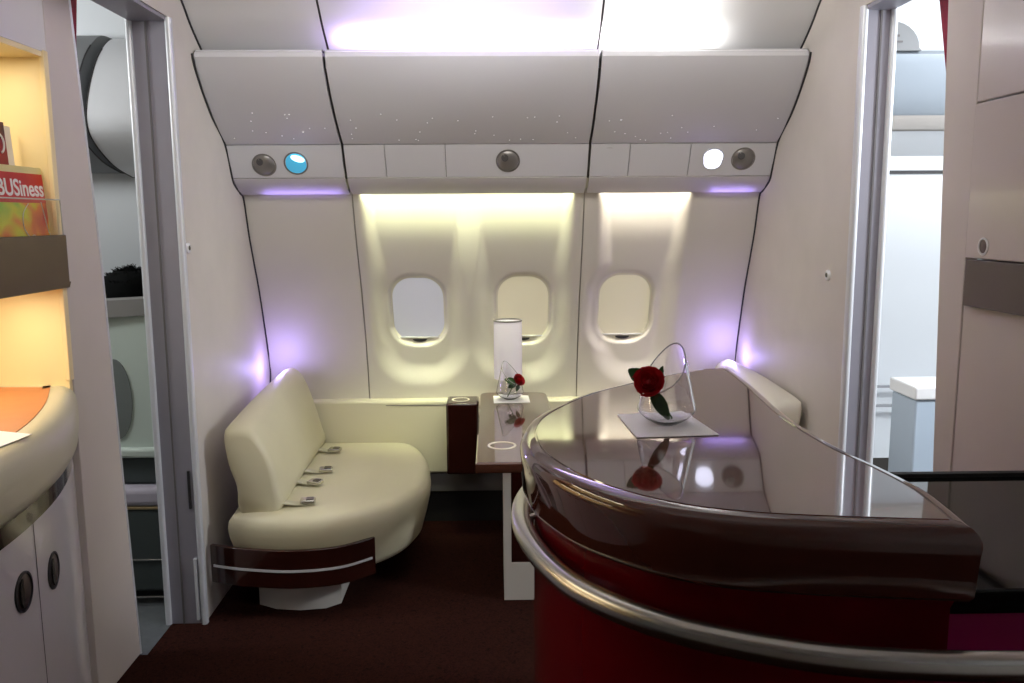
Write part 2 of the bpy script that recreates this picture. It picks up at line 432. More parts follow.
# ------------------------------------------------------------------ partitions with doorways
def partition(x0, x1, yj, zh, name, inner):
    """x0..x1 thickness, yj the jamb, zh the header height"""
    bm = B()
    box(bm, (x0, yj, 0), (x1, 4.40, 2.68))
    box(bm, (x0, 2.54, zh), (x1, yj, 2.68))
    return struct(name, bm, M_panel)
TH = .14
partition(L-TH, L, 3.19, 2.285, 'wall_left', L)
partition(R, R+.10, 2.94, 2.262, 'wall_right', R)
def jamb(name, xin, xout, y, zt, s):
    d = sthing(name, ((xin+xout)/2, y, 0))
    a, b = min(xin,xout), max(xin,xout)
    bm = B(); box(bm, (a+.004, y-.014, 0),(b-.004, y-.001, zt)); obj('jamb_lining', bm, M_jamb, d)
    bm = B(); box(bm, (a+.004, 2.54, zt-.014),(b-.004, y-.015, zt-.001)); obj('header_lining', bm, M_jamb, d)
    xm = xout+(xin-xout)*.42
    bm = B(); box(bm, (xm-.003, y-.018, 0),(xm+.003, y-.013, zt-.015)); obj('jamb_groove', bm, M_gapgrey, d)
    for x in (xin, xout):
        sx = .010
        bm = B(); prism(bm, [(x+px, y-.012+py) for px,py in rrect(.0115,.016,.010,5)], 'z', 0, zt-.002); obj('edge_trim', bm, M_alu, d)
    return d
dl = jamb('door_1', L, L-TH, 3.19, 2.285, 1)
dr = jamb('door_2', R, R+.10, 2.94, 2.262, -1)
bm = B(); box(bm, (L-.032,3.168,.47),(L-.024,3.177,.62)); obj('door_catch', bm, M_gap, dl)
bm = B(); box(bm, (L-.026,3.160,.02),(L-.016,3.177,.27)); obj('door_guide', bm, M_alu, dl)
# small round buttons on the partitions
for x, y, z, s, lab in ((L,3.231,1.467,1,'small round white button on the left partition beside the doorway'),(R,3.123,1.355,-1,'small round white button on the right partition above the bar')):
    t = thing('wall_button', lab, 'button', (x, y, z-.02))
    bm = B(); lathe(bm, [(.020,0),(.019,.006),(.013,.009),(.012,.006),(.001,.006)], (x,y,z), 28, axis=(s,0,0)); obj('button_rim', bm, M_white, t)
    bm = B(); lathe(bm, [(.009,.004),(.008,.010),(.001,.012)], (x,y,z), 20, axis=(s,0,0)); obj('button_cap', bm, M_latch, t)

# ------------------------------------------------------------------ floors
bm = B(); box(bm, (L-.13,-.9,-.05),(R+.9,4.40,0)); box(bm, (-1.9,-.9,-.05),(L-.13,2.935,0)); struct('floor', bm, M_carpet)
bm = B(); box(bm, (-3.8,-.9,-.05),(L-.13,4.4,-.001)); struct('floor_aisle_left', bm, M_aisle)
bm = B(); box(bm, (R+.9,-.9,-.05),(3.8,4.4,-.001)); struct('floor_aisle_right', bm, M_aisle)
bm = B(); box(bm, (-3.8,-.95,-.05),(3.8,-.9,2.74)); struct('wall_front', bm, mat('front_wall_grey', (120,112,106), .6))

# ------------------------------------------------------------------ sofas
CX = .062
def sofa(mir, label):
    def T(x): return x if not mir else 2*CX-x
    t = thing('lounge_sofa', label, 'sofa', (T(-.75), 3.7, 0), 'sofas along the partitions')
    LE = M_leather if not mir else M_pleath
    plan = catmull([Vector(p) for p in [(-1.065,3.30),(-1.03,3.225),(-.80,3.190),(-.60,3.225),(-.44,3.34),(-.34,3.49),(-.30,3.66),(-.315,3.90),(-.375,4.12),(-.45,4.222),(-.62,4.235),(-.85,4.235),(-1.02,4.225),(-1.068,4.12),(-1.07,3.8)]], 7, True)
    plan = [(p.x,p.y) for p in plan]
    def lp(d, z0, z1=None):
        cx, cy, hx, hy = -.68, 3.71, .385, .525
        q = [(cx+(x-cx)*(1-d/hx), cy+(y-cy)*(1-d/hy)) for x,y in plan]; z1 = z0 if z1 is None else z1
        return [(T(x), y, z0+(z1-z0)*min(1,max(0,(y-3.2)/1.0))) for x,y in q]
    bm = B(); loft(bm, [lp(.10,.145),lp(.07,.155),lp(.04,.19),lp(.018,.27),lp(.004,.33),lp(0,.365),lp(.004,.392,.415),lp(.016,.410,.435),lp(.034,.420,.447),lp(.06,.425,.452),lp(.16,.430,.456)])
    seat = obj('seat', bm, LE, t, sharp=70)
    # backrest: sections along y
    zf = .085 if mir else 0; zr = .02 if mir else 0; xo = .02 if mir else 0
    def section(f):
        y = 3.255+f*(4.225-3.255)
        def mx(a,b): return a+(b-a)*f
        pts = [(mx(-.862,-.868),mx(.418,.45)),(mx(-.868,-.885),mx(.53,.56)),(mx(-.895,-.925)-xo/2,mx(.645+zf/2,.70+zr/2)),(mx(-.945,-.965)-xo,mx(.735+zf,.80+zr)),(mx(-.985,-1.0)-xo,mx(.762+zf,.835+zr)),(mx(-1.045,-1.035)-xo,mx(.762+zf,.838+zr)),(mx(-1.072,-1.06)-xo,mx(.735+zf,.80+zr)),(mx(-1.06,-1.055),mx(.62,.65)),(mx(-1.03,-1.04),mx(.52,.53)),(mx(-1.015,-1.02),mx(.418,.45))]
        # gentle crown in the middle of the length
        c = .012*math.sin(math.pi*f)
        return y, [(x,z+c) for x,z in pts]
    loops = []
    for f, sh in [(0,.75),(.004,.86),(.014,.95),(.03,.99),(.06,1)]+[(.1+.08*k,1) for k in range(11)]+[(.94,1),(.97,.99),(.985,.95),(.996,.86),(1,.75)]:
        y, pts = section(f)
        cx = sum(p[0] for p in pts)/len(pts); cz = sum(p[1] for p in pts)/len(pts)
        sm = catmull([Vector((cx+(x-cx)*sh, cz+(z-cz)*sh if z > .46 else z)) for x,z in pts], 4, True)
        loops.append([(T(p.x), y, p.y) for p in sm])
    bm = B(); loft(bm, loops); obj('backrest', bm, LE, t, sharp=70)
    # polished brown front panel with a steel strip
    path = catmull([Vector(p) for p in [(-1.135 if not mir else -1.10,3.235),(-1.0,3.19),(-.80,3.160),(-.62,3.195),(-.495,3.295)]], 6)
    def band(d, z0, z1, m, nm, par, i0=0, i1=None, th=.018):
        bm = B(); pp = path[i0:i1]; sec = []
        for i, p in enumerate(pp):
            a = pp[max(i-1,0)]; b = pp[min(i+1,len(pp)-1)]; tg = (b-a).normalized(); n = Vector((tg.y,-tg.x))
            o_ = p+n*d; i_ = p+n*(d-th)
            sec.append([(T(o_.x),o_.y,z0),(T(o_.x),o_.y,z1),(T(i_.x),i_.y,z1),(T(i_.x),i_.y,z0)])
        loft(bm, sec); return obj(nm, bm, m, par, bevel=.003 if th > .01 else 0)
    bp = band(.004, .145, .300, M_brown, 'front_panel', t)
    band(.0065, .212, .2215, M_alu, 'steel_strip', bp, 1, -1, .004)
    bm = B(); q = [(-.98,3.33),(-.90,3.285),(-.80,3.27),(-.70,3.285),(-.645,3.33),(-.645,3.56),(-.98,3.56)]
    prism(bm, [(T(x),y) for x,y in q], 'z', .002, .17); obj('pedestal', bm, M_foot, t)
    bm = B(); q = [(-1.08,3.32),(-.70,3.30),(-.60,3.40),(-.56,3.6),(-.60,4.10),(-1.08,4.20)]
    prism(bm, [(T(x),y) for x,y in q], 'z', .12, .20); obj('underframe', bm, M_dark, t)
    # seat belts lying out of the gap
    if not mir:
        for y, ang, ln in ((4.02,-8,.07),(3.70,6,.085),(3.56,-14,.075),(3.30,8,.09)):
            zz = .432+(y-3.2)*.0265
            u = Vector((math.cos(math.radians(ang)), math.sin(math.radians(ang)),0)); w = Vector((-u.y,u.x,0)); o0 = Vector((-.862,y,zz))
            bm = B(); s = []
            for a, h in ((-.02,.012),(.02,.010),(.05,.004),(ln,.002)):
                c = o0+u*a; s.append([c-w*.022+Vector((0,0,h)), c+w*.022+Vector((0,0,h)), c+w*.022+Vector((0,0,h+.003)), c-w*.022+Vector((0,0,h+.003))])
            loft(bm, s); sb = obj('seat_belt', bm, mat('belt_webbing', (196,192,170), .8), t)
            bm = B(); c = o0+u*(ln+.012)+Vector((0,0,.008))
            q = rrect(.030,.024,.007,4)
            loft(bm, [[c+u*a+w*b for a,b in q],[c+u*a+w*b+Vector((0,0,.010)) for a,b in q],[c+u*a*.85+w*b*.85+Vector((0,0,.014)) for a,b in q]]); bk = obj('buckle', bm, M_steel, sb)
            bm = B(); c2 = c+Vector((0,0,.0135)); q = rrect(.014,.016,.004,4)
            loft(bm, [[c2+u*(a+.008)+w*b for a,b in q],[c2+u*(a+.008)+w*b+Vector((0,0,.003)) for a,b in q]]); obj('buckle_lid', bm, M_latch, bk)
    return t
sofa(False, 'cream leather lounge sofa with seat belts on the left under the windows')
sofa(True, 'pale leather lounge sofa behind the bar counter, only its back showing')

# ------------------------------------------------------------------ table between the sofas
TT = .70
t = thing('cocktail_table', 'narrow glossy brown table between the sofas reaching to the windows', 'table', (.085,3.4,0))
tp = [(-.075,2.965),(.255,2.965),(.255,4.14)]+[(.195+.06*math.cos(a),4.15+.06*math.sin(a)) for a in [math.pi/2*k/6 for k in range(0,7)]]+[(-.03+.05*math.cos(a),4.16+.05*math.sin(a)) for a in [math.pi/2+math.pi/2*k/6 for k in range(7)]]
bm = B(); loft(bm, [[(x,y,TT-.04) for x,y in offset(tp,.004)],[(x,y,TT-.034) for x,y in tp],[(x,y,TT-.006) for x,y in tp],[(x,y,TT) for x,y in offset(tp,.006)]])
top = obj('tabletop', bm, M_table, t)
bm = B(); c = (.022,3.195,TT)
lathe(bm, [(.056,.0005),(.055,.003),(.047,.003),(.046,.0005)], c, 40, cap=False); obj('cup_ring', bm, M_ring, top)
bm = B(); box(bm, (.028,3.34,.0),(.152,3.375,.16)); box(bm, (.028,3.34,.16),(.058,3.375,TT-.04)); box(bm, (.028,3.375,.0),(.152,3.74,.16)); box(bm, (.028,3.375,.16),(.046,3.74,TT-.04))
obj('pedestal', bm, M_foot, t)
bm = B(); box(bm, (.059,3.348,.161),(.152,3.74,TT-.041)); obj('pedestal_inset', bm, M_brown, t)

t = thing('cup_holder_console', 'dark brown console box with an inlaid cup ring beside the table end', 'console', (-.165,4.15,.30))
bm = B(); box(bm, (-.245,4.07,.315),(-.085,4.244,.676)); obj('console_body', bm, M_brown, t, bevel=.012)
bm = B(); lathe(bm, [(.046,.0005),(.045,.003),(.037,.003),(.036,.0005)], (-.175,4.15,.676), 36, cap=False); obj('cup_ring', bm, M_ring, t)

# ------------------------------------------------------------------ lamp, vases, roses, napkins
t = thing('table_lamp', 'white frosted cylinder lamp standing at the window end of the table', 'lamp', (.062,4.172,TT))
bm = B(); lathe(bm, [(.070,.78-TT),(.070,1.07-TT),(.067,1.07-TT),(.067,.78-TT)], (.062,4.172,TT), 40, cap=False)
lathe(bm, [(.070,.78-TT),(.067,.78-TT)], (.062,4.172,TT), 40, cap=False); obj('lamp_shade', bm, M_lamp, t)
bm = B(); lathe(bm, [(.0715,1.066-TT),(.0715,1.073-TT),(.066,1.073-TT),(.066,1.066-TT)], (.062,4.172,TT), 40, cap=False); obj('shade_rim', bm, M_cup, t)
bm = B(); lathe(bm, [(.030,.001),(.030,.008),(.008,.012),(.005,.02),(.005,.20),(.001,.20)], (.062,4.172,TT), 24); obj('lamp_stem', bm, M_foot, t)

def vase(loc, label):
    t = thing('glass_vase', label, 'vase', loc, 'slanted glass vases')
    n = 56; outer = [(.020,.0),(.027,.0012),(.050,.015),(.0645,.029),(.0672,.036)]
    def ring(r, h): return [Vector(loc)+Vector((r*math.cos(2*math.pi*k/n), r*math.sin(2*math.pi*k/n), h)) for k in range(n)]
    loops = [ring(r,h) for r,h in outer]
    def wallring(f, inset):
        lp = []
        for k in range(n):
            a = 2*math.pi*k/n
            zt = .132+.052*math.cos(a)
            z = .036+(zt-.036)*f
            r = .0672-(z-.036)*.21-inset
            lp.append(Vector(loc)+Vector((r*math.cos(a), r*math.sin(a), z)))
        return lp
    loops += [wallring(f,0) for f in (.12,.3,.5,.7,.88,.97,.995)]
    loops += [wallring(1.0,.0008)]
    loops += [wallring(f,.0032) for f in (.995,.97,.88,.7,.5,.3,.12)]
    loops += [ring(r-.0024,h+.001) for r,h in reversed(outer[2:])] + [ring(.026,.0055)]
    bm = B(); loft(bm, loops); obj('vase_glass', bm, M_glass, t, sharp=60)
    rim = wallring(1.0,.0012); bm = B(); tube(bm, rim+[rim[0]], .0013, 6, cap=False); obj('vase_rim', bm, M_rim, t, sharp=80)  # grey tube added to draw the bright outline of the cut glass edge
    return t
def rose(base, head, tilt, label, leaves, sc=1.):
    """base: foot of the stem in world; head: centre of the bloom"""
    base = Vector(base); head = Vector(head)
    t = thing('rose', label, 'rose', base)
    mid = (base+head)/2+Vector((0,0,.012))
    ax = Vector(tilt).normalized()
    bm = B(); tube(bm, catmull([base, mid, head-ax*.012*sc],6), .0022, 8); obj('stem', bm, M_stem, t)
    q = ax.to_track_quat('Z','Y'); bm = B(); rr = random.Random(4)
    for k in range(20):
        f = k/19; ang = k*2.399; rad = (.005+.023*f)*sc; h0 = -.018*sc; h1 = (.026-.012*f)*sc
        wdt = (1.1+.2*f)
        g = []
        for i in range(7):
            row = []
            for j in range(6):
                u = (i/6-.5)*2; v = j/5
                a = ang+u*wdt*(1-.25*(1-v))
                r = rad*(.35+.75*math.sin(v*1.7))*(1+.07*abs(u))+(.005*f*sc if v > .85 else 0)
                z = h0+(h1-h0)*v-.006*sc*u*u*v - (.003*f*sc if v > .95 else 0)
                row.append(bm.verts.new(head+q @ Vector((r*math.cos(a), r*math.sin(a), z))))
            g.append(row)
        for i in range(6):
            for j in range(5): bm.faces.new((g[i][j],g[i+1][j],g[i+1][j+1],g[i][j+1]))
    lathe(bm, [(.004*sc,-.018*sc),(.016*sc,-.012*sc),(.019*sc,0),(.010*sc,.012*sc),(.001,.014*sc)], head, 16, axis=ax)
    obj('bloom', bm, M_rose, t, sharp=80)
    for (root, tip, wid, nrm) in leaves:
        a = Vector(root); b = Vector(tip); d = b-a; n = Vector(nrm).normalized(); s = d.cross(n).normalized(); n = s.cross(d).normalized()
        bm = B(); g = []
        for i in range(11):
            f = i/10; w = wid*math.sin(math.pi*min(1,f*.93+.03))**.8*(1-.35*f)
            c = a+d*f+n*(-.10*d.length*(f-.45)**2+.02*d.length)
            g.append([bm.verts.new(c+s*w*e+n*(.22*w*abs(e)+.0012*math.sin(f*30+e*3))) for e in (-1,-.5,0,.5,1)])
        for i in range(10):
            for j in range(4): bm.faces.new((g[i][j],g[i+1][j],g[i+1][j+1],g[i][j+1]))
        obj('leaf', bm, M_leaf, t, sharp=80)
    return t
CT = 1.10
nk = [(.293,1.997),(.459,2.037),(.487,1.796),(.303,1.782)]
bm = B(); loft(bm, [[(x,y,CT+.001) for x,y in nk],[(x,y,CT+.0022) for x,y in nk]]); tag(obj('paper_napkin', bm, M_paper, sharp=30), 'white paper napkin under the vase on the bar counter', 'napkin', 'white paper napkins')
VC = Vector((.391,1.900,CT+.0024))
v1 = vase(VC, 'slant-cut glass vase holding a red rose on the bar counter')
v1.rotation_euler = (0,0,math.radians(42))
H = Vector((.341,1.855,CT+.108))
rose(VC+Vector((.012,-.004,.012)), H, (-.22,-.85,.38), 'red rose with three green leaves leaning from the bar counter vase',
     [(H+Vector((-.006,.012,.004)), H+Vector((-.044,.012,.028)), .020, (-.3,-1,.2)),
      (H+Vector((.004,.006,-.018)), H+Vector((.050,.012,-.088)), .020, (.3,-1,.2)),
      (H+Vector((.016,.012,-.006)), H+Vector((.034,.016,.034)), .012, (.3,-1,.1)),
      ])
nk = [(-.012,4.115),(.160,4.115),(.163,3.955),(-.010,3.95)]
bm = B(); loft(bm, [[(x,y,TT+.001) for x,y in nk],[(x,y,TT+.0022) for x,y in nk]]); tag(obj('paper_napkin', bm, M_paper, sharp=30), 'white paper napkin under the vase on the narrow table', 'napkin', 'white paper napkins')
V2 = Vector((.068,4.03,TT+.0024))
v2 = vase(V2, 'slant-cut glass vase with a red rose on the narrow table')
v2.rotation_euler = (0,0,math.radians(142))
H2 = V2+Vector((.042,-.03,.098))
rose(V2+Vector((-.012,-.004,.012)), H2, (.55,-.6,.55), 'red rose with green leaves in the vase on the narrow table',
     [(H2+Vector((-.012,.0,-.01)), H2+Vector((-.068,.004,.006)), .020, (0,-1,.3)),
      (H2+Vector((-.012,.0,-.012)), H2+Vector((-.05,-.004,-.035)), .018, (0,-1,.3)),
      (H2+Vector((.0,.0,-.02)), H2+Vector((-.012,-.006,-.052)), .012, (0,-1,.2))], .9)

# ------------------------------------------------------------------ bar counter
t = thing('bar_counter', 'curved bar with burgundy lacquer top, crimson body and steel rail', 'bar counter', (.5,1.8,0))
seg_right = [(.745,1.228),(.758,1.333),(.764,1.43),(.750,1.56),(.727,1.68),(.716,1.826),(.713,1.96),(.722,2.122),(.738,2.32),(.748,2.50),(.750,2.66)]
seg_left = [(.642,2.64),(.50,2.535),(.36,2.41),(.23,2.27),(.139,2.122),(.083,2.00),(.056,1.87),(.053,1.78),(.063,1.685),(.086,1.606),(.127,1.508),(.182,1.427),(.256,1.353),(.329,1.308),(.417,1.277),(.521,1.257),(.624,1.243),(.745,1.228)]
OL = [(p.x,p.y) for p in catmull([Vector(p) for p in seg_right], 5)] + [(p.x,p.y) for p in catmull([Vector(p) for p in seg_left], 5)][:-1]
def seg_dist(p, a, b):
    a = Vector(a); b = Vector(b); p = Vector(p); d = b-a
    t = max(0, min(1, (p-a).dot(d)/max(1e-12, d.length_squared))); return (p-(a+d*t)).length
def ring(d, z):
    q = offset(OL, d); n = len(q)
    if d > .006:
        ok = [min(seg_dist(p, OL[i-1], OL[i]) for i in range(n)) > d*.97 for p in q]
        r = list(q)
        for i in range(n):
            if not ok[i]:
                for k in range(1, n):
                    if ok[(i+k)%n]: r[i] = q[(i+k)%n]; break
                    if ok[i-k]: r[i] = q[i-k]; break
        q = r
    return [(x,y,z) for x,y in q]
bm = B()
loft(bm, [ring(.010,.976),ring(.005,.985),ring(.002,1.05),ring(.0,1.068),ring(.001,1.076),ring(.005,1.086),ring(.012,1.094),ring(.022,1.0985),ring(.032,1.1),ring(.0335,1.0978),ring(.0365,1.0978),ring(.038,1.1)])
obj('counter_top', bm, M_slab, t, sharp=28)
bm = B(); loft(bm, [ring(.030,.0),ring(.030,.955),ring(.024,.976)]); obj('counter_base', bm, M_body, t)
bm = B(); box(bm, (.70,1.30,0),(1.285,1.86,.93)); obj('side_cabinet', bm, mat('magenta_lit_gloss',(190,22,112),.2,coat=.5), t)  # magenta light on the crimson body, put into the base colour
bm = B(); box(bm, (.70,1.285,.932),(1.29,1.88,.9745)); obj('worktop', bm, M_black, t, bevel=.004)
bm = B(); box(bm, (.69,1.872,.9745),(1.29,1.890,.984)); obj('worktop_edge', bm, M_gap, t)
rail = catmull([Vector(p) for p in [(.40,2.36,.91),(.31,2.31,.91),(.20,2.20,.91),(.108,2.07,.91),(.068,1.95,.91),(.055,1.84,.91),(.060,1.73,.91),(.086,1.60,.91),(.128,1.481,.91),(.180,1.40,.91),(.252,1.325,.91),(.325,1.272,.91),(.439,1.217,.91),(.535,1.187,.91),(.662,1.168,.91),(.785,1.162,.91),(1.0,1.158,.91),(1.29,1.157,.91)]], 8)
bm = B(); tube(bm, rail, .0235, 20); rl = obj('rail', bm, M_steel, t, sharp=60)
for (a, b) in (((.057,1.80,.913),(.13,1.79,.940)),((.95,1.158,.915),(.95,1.30,.925)),((.25,2.255,.91),(.29,2.21,.93))):
    bm = B(); tube(bm, [a,b], .007, 10); obj('rail_bracket', bm, M_steel, rl)

# ------------------------------------------------------------------ left magazine cabinet
XC = -1.31
t = thing('magazine_cabinet', 'white curved cabinet with lit magazine niche and round latches at left', 'cabinet', (-1.5,2.0,0))
bm = B(); prism(bm, [(2.622,0),(2.945,0),(2.90,.75),(2.862,1.45),(2.80,2.05),(2.765,2.45),(2.622,2.45)], 'x', XC-.03, XC); obj('side_panel', bm, M_cabpan, t, bevel=.003)
bm = B(); tube(bm, [(XC-.002,2.948,0),(XC-.002,2.903,.75),(XC-.002,2.866,1.45),(XC-.002,2.804,2.05),(XC-.002,2.768,2.45)], .006, 8); obj('edge_strip', bm, M_alu, t)
bm = B(); box(bm, (XC-.5,.8,2.06),(XC,2.618,2.45)); obj('upper_panel', bm, M_cab, t)
bm = B(); box(bm, (XC-.34,.8,.9),(XC-.32,2.616,2.06)); box(bm, (XC-.32,2.600,1.05),(XC-.002,2.616,2.06)); box(bm, (XC-.32,.8,2.045),(XC-.002,2.600,2.06)); obj('niche_lining', bm, M_niche, t)
bm = B(); box(bm, (XC-.012,2.594,1.085),(XC+.004,2.620,2.064)); obj('niche_edge', bm, M_niche, t, bevel=.003)
bm = B(); box(bm, (XC-.32,.8,1.37),(XC+.012,2.625,1.385)); box(bm, (XC-.006,.8,1.385),(XC+.012,2.625,1.53)); tr = obj('magazine_tray', bm, M_tray, t, bevel=.003)
bm = B(); q=[(2.43+.075*math.cos(a), 1.528-.03*math.sin(a)) for a in [math.pi*k/12 for k in range(13)]]
# acrylic front stop above the tray
bm.free(); bm = B(); box(bm, (XC+.004,.8,1.53),(XC+.007,2.600,1.632)); obj('acrylic_stop', bm, M_acryl, t)
bm = B(); tube(bm, [(XC+.0055,.8,1.634),(XC+.0055,2.615,1.634),(XC+.0055,2.621,1.53)], .0022, 6); obj('acrylic_rail', bm, M_foot, t)
ledge = [(XC-.3,2.635),(XC,2.635),(-1.275,2.56),(-1.190,2.37),(-1.115,2.15),(-1.070,1.93),(-1.05,1.70),(-1.05,1.4),(-1.12,1.1),(XC,.82),(XC-.3,.82)]
lc = [(p.x,p.y) for p in catmull([Vector(p) for p in ledge[1:10]], 8)]
LG = [(XC-.3,2.655)]+lc+[(XC-.3,.82)]
LG = list(reversed(LG))          # CCW
def area(l): return sum(l[i-1][0]*l[i][1]-l[i][0]*l[i-1][1] for i in range(len(l)))/2
if area(LG) < 0: LG.reverse()
def lr(d, z): return [(x,y,z) for x,y in offset(LG, d)]
bm = B(); loft(bm, [lr(.010,.922),lr(.002,.935),lr(0,.955),lr(0,1.0),lr(.004,1.035),lr(.016,1.058),lr(.034,1.068),lr(.05,1.07),lr(.075,1.068)]); obj('padded_ledge', bm, M_leather, t, sharp=60)
bm = B(); loft(bm, [lr(.070,1.060),lr(.070,1.0705),lr(.09,1.0705)]); obj('tan_top', bm, M_orange, t)
bm = B(); loft(bm, [lr(.020,.868),lr(.020,.923)]); obj('brown_band', bm, M_brown, t)
bm = B(); loft(bm, [lr(.026,.0),lr(.026,.869)]); lb = obj('lower_body', bm, M_cab, t)
def on_body(ratio):
    best = None
    for (x,y) in offset(LG, .026):
        if x > XC-.01:
            e = abs(x/y-ratio)
            if best is None or e < best[0]: best = (e,x,y)
    return best[1], best[2]
def body_normal(ratio):
    a = Vector(on_body(ratio-.01)); b = Vector(on_body(ratio+.01)); d = (b-a).normalized(); n = Vector((d.y,-d.x))
    return Vector((abs(n.x), n.y if n.x > 0 else -n.y, 0)).normalized()
x, y = on_body(-.563)
bm = B(); n = body_normal(-.563); w = Vector((-n.y,n.x,0))
c = Vector((x,y,0)); q = [c+w*.002+n*.0006, c-w*.002+n*.0006]
loft(bm, [[q[0]+Vector((0,0,.005)),q[1]+Vector((0,0,.005))],[q[0]+Vector((0,0,.866)),q[1]+Vector((0,0,.866))]], closed=False, cap=False); obj('door_seam', bm, M_gap, lb)
for ratio, z in ((-.581,.73),(-.5418,.70)):
    x, y = on_body(ratio); n = body_normal(ratio)
    bm = B(); lathe(bm, [(.047,-.002),(.047,.003),(.041,.004),(.040,-.002)], (x,y,z), 36, cap=False, axis=n); lt = obj('latch', bm, M_gap, lb)
    bm = B(); lathe(bm, [(.041,.0005),(.036,.0018),(.001,.002)], (x,y,z), 32, axis=n); obj('latch_well', bm, M_latchin, lt)
    bm = B(); up = Vector((0,0,1)); w = n.cross(up)
    q = [(.036*math.cos(a), .036*math.sin(a)) for a in [math.radians(-80+160*k/12) for k in range(13)]]
    cc = Vector((x,y,z))+n*.003; loft(bm, [[cc+w*(a*.6+.008)+up*b for a,b in q],[cc+w*(a*.6+.008)+up*b+n*.004 for a,b in q]]); obj('latch_flap', bm, M_latch, lt)

# magazines
def text_mesh(body, size, M4, m, parent, name, extr=.0004):
    cu = bpy.data.curves.new(name, 'FONT'); cu.body = body; cu.size = size; cu.extrude = extr; cu.offset = size*.018
    to = bpy.data.objects.new(name, cu); COL.objects.link(to)
    bpy.context.view_layer.update()
    me = bpy.data.meshes.new_from_object(to.evaluated_get(bpy.context.evaluated_depsgraph_get()))
    bpy.data.objects.remove(to)
    bm = B(); bm.from_mesh(me); bpy.data.meshes.remove(me)
    bmesh.ops.transform(bm, matrix=M4, verts=bm.verts)
    return obj(name, bm, m, parent)
M_cover = ramp_mat('cover_green_orange', [(.28,(196,40,22)),(.42,(232,120,30)),(.52,(220,214,30)),(.68,(150,196,40))], 7, .3, 2, .6)
M_red   = mat('magazine_red', (196,26,22), .35)
M_yel   = mat('magazine_yellow_band', (226,214,150), .4)
M_ink   = mat('magazine_ink', (60,50,44), .5)
M_wht   = mat('magazine_white', (244,242,236), .4)
# cover frame: right = +y (towards the doorway), up = z, normal = +x ; the magazine leans back a little
def magframe(x, yr, z, lean):
    u = Vector((0,1,0)); n = Vector((math.cos(lean),0,math.sin(lean))); v = n.cross(u)
    return Vector((x,yr,z)), u, v, n
def quad(bm, F, u0, v0, u1, v1, h0, h1):
    o,u,v,n = F
    c = [(u0,v0),(u1,v0),(u1,v1),(u0,v1)]
    loft(bm, [[o+u*a+v*b+n*h0 for a,b in c],[o+u*a+v*b+n*h1 for a,b in c]])
F = magframe(XC-.010, 2.594, 1.392, math.radians(4))
t = thing('magazine', 'front magazine with BUSINESS title on red and a green orange cover', 'magazine', F[0])
bm = B(); quad(bm, F, -.27,0,0,.335,-.006,0); obj('cover', bm, M_cover, t)
bm = B(); quad(bm, F, -.2702,.232,.0002,.316,.0001,.0006); obj('title_band', bm, M_red, t)
bm = B(); quad(bm, F, -.2702,.316,.0002,.335,.0001,.0005); obj('top_band', bm, M_yel, t)
def M4(F, u0, v0, h):
    o,u,v,n = F; p = o+u*u0+v*v0+n*h
    return Matrix(((u.x,v.x,n.x,p.x),(u.y,v.y,n.y,p.y),(u.z,v.z,n.z,p.z),(0,0,0,1)))
text_mesh('BUSiness', .065, M4(F,-.244,.252,.0011), M_wht, t, 'title_lettering')
# white outline drawing on the cover
bm = B(); o,u,v,n = F
for pts in ([(-.10,.23),(-.135,.20),(-.14,.16),(-.115,.135),(-.09,.14),(-.075,.11),(-.06,.09)],[(-.03,.235),(-.02,.19),(-.012,.15),(-.004,.14),(-.012,.10)]):
    tube(bm, [o+u*a+v*b+n*.0012 for a,b in catmull([Vector(p) for p in pts],4)], .0012, 5)
obj('cover_drawing', bm, M_wht, t)
F = magframe(XC-.042, 2.478, 1.392, math.radians(3))
t = thing('booklet', 'dark red booklet with white curl standing behind the front magazine', 'booklet', F[0])
bm = B(); quad(bm, F, -.16,0,0,.455,-.004,0); obj('cover', bm, ramp_mat('booklet_red', [(.35,(60,10,20)),(.55,(150,16,18)),(.8,(176,26,22))], 6), t)
bm = B(); o,u,v,n = F; tube(bm, [o+u*(-.035+.022*math.cos(a))+v*(.395+.026*math.sin(a))+n*.0012 for a in [math.radians(-75+150*k/12) for k in range(13)]], .003, 6); obj('curl_emblem', bm, M_wht, t)
F = magframe(XC-.062, 2.545, 1.392, math.radians(3))
bm = B(); quad(bm, F, -.18,0,0,.45,-.012,0); tag(obj('booklet', bm, mat('booklet_white', (236,230,220), .5)), 'white booklet standing behind the dark red booklet', 'booklet')
bm = B(); q = [(-1.215,1.86),(-1.115,1.84),(-1.10,1.985),(-1.20,2.02)]; loft(bm, [[(x,y,1.0715) for x,y in q],[(x,y,1.073) for x,y in q]]); tag(obj('paper_sheet', bm, M_paper), 'white paper corner lying on the padded left cabinet ledge', 'paper')

# ------------------------------------------------------------------ right storage cabinet
XR = 1.30
t = thing('storage_cabinet', 'tall grey cabinet with taupe ledge and round latch at right', 'cabinet', (1.6,1.8,0))
bm = B(); prism(bm, [(2.33,0),(2.42,0),(2.425,.8),(2.47,1.5),(2.515,2.2),(2.53,2.45),(2.33,2.45)], 'x', XR, XR+.035); obj('side_panel', bm, M_cabpan, t, bevel=.003)
bm = B(); box(bm, (XR+.004,.8,0),(XR+.5,2.328,1.325)); obj('lower_panel', bm, M_cabpan, t)
bm = B(); box(bm, (XR-.004,.8,1.456),(XR+.5,2.326,1.868)); dn = obj('door', bm, M_cabr, t, bevel=.004)
bm = B(); box(bm, (XR-.001,.8,1.872),(XR+.5,2.326,2.45)); obj('upper_door', bm, M_cabr, t, bevel=.004)
bm = B(); box(bm, (XR-.016,.8,1.328),(XR+.5,2.300,1.453)); obj('ledge', bm, M_bandr, t, bevel=.002)
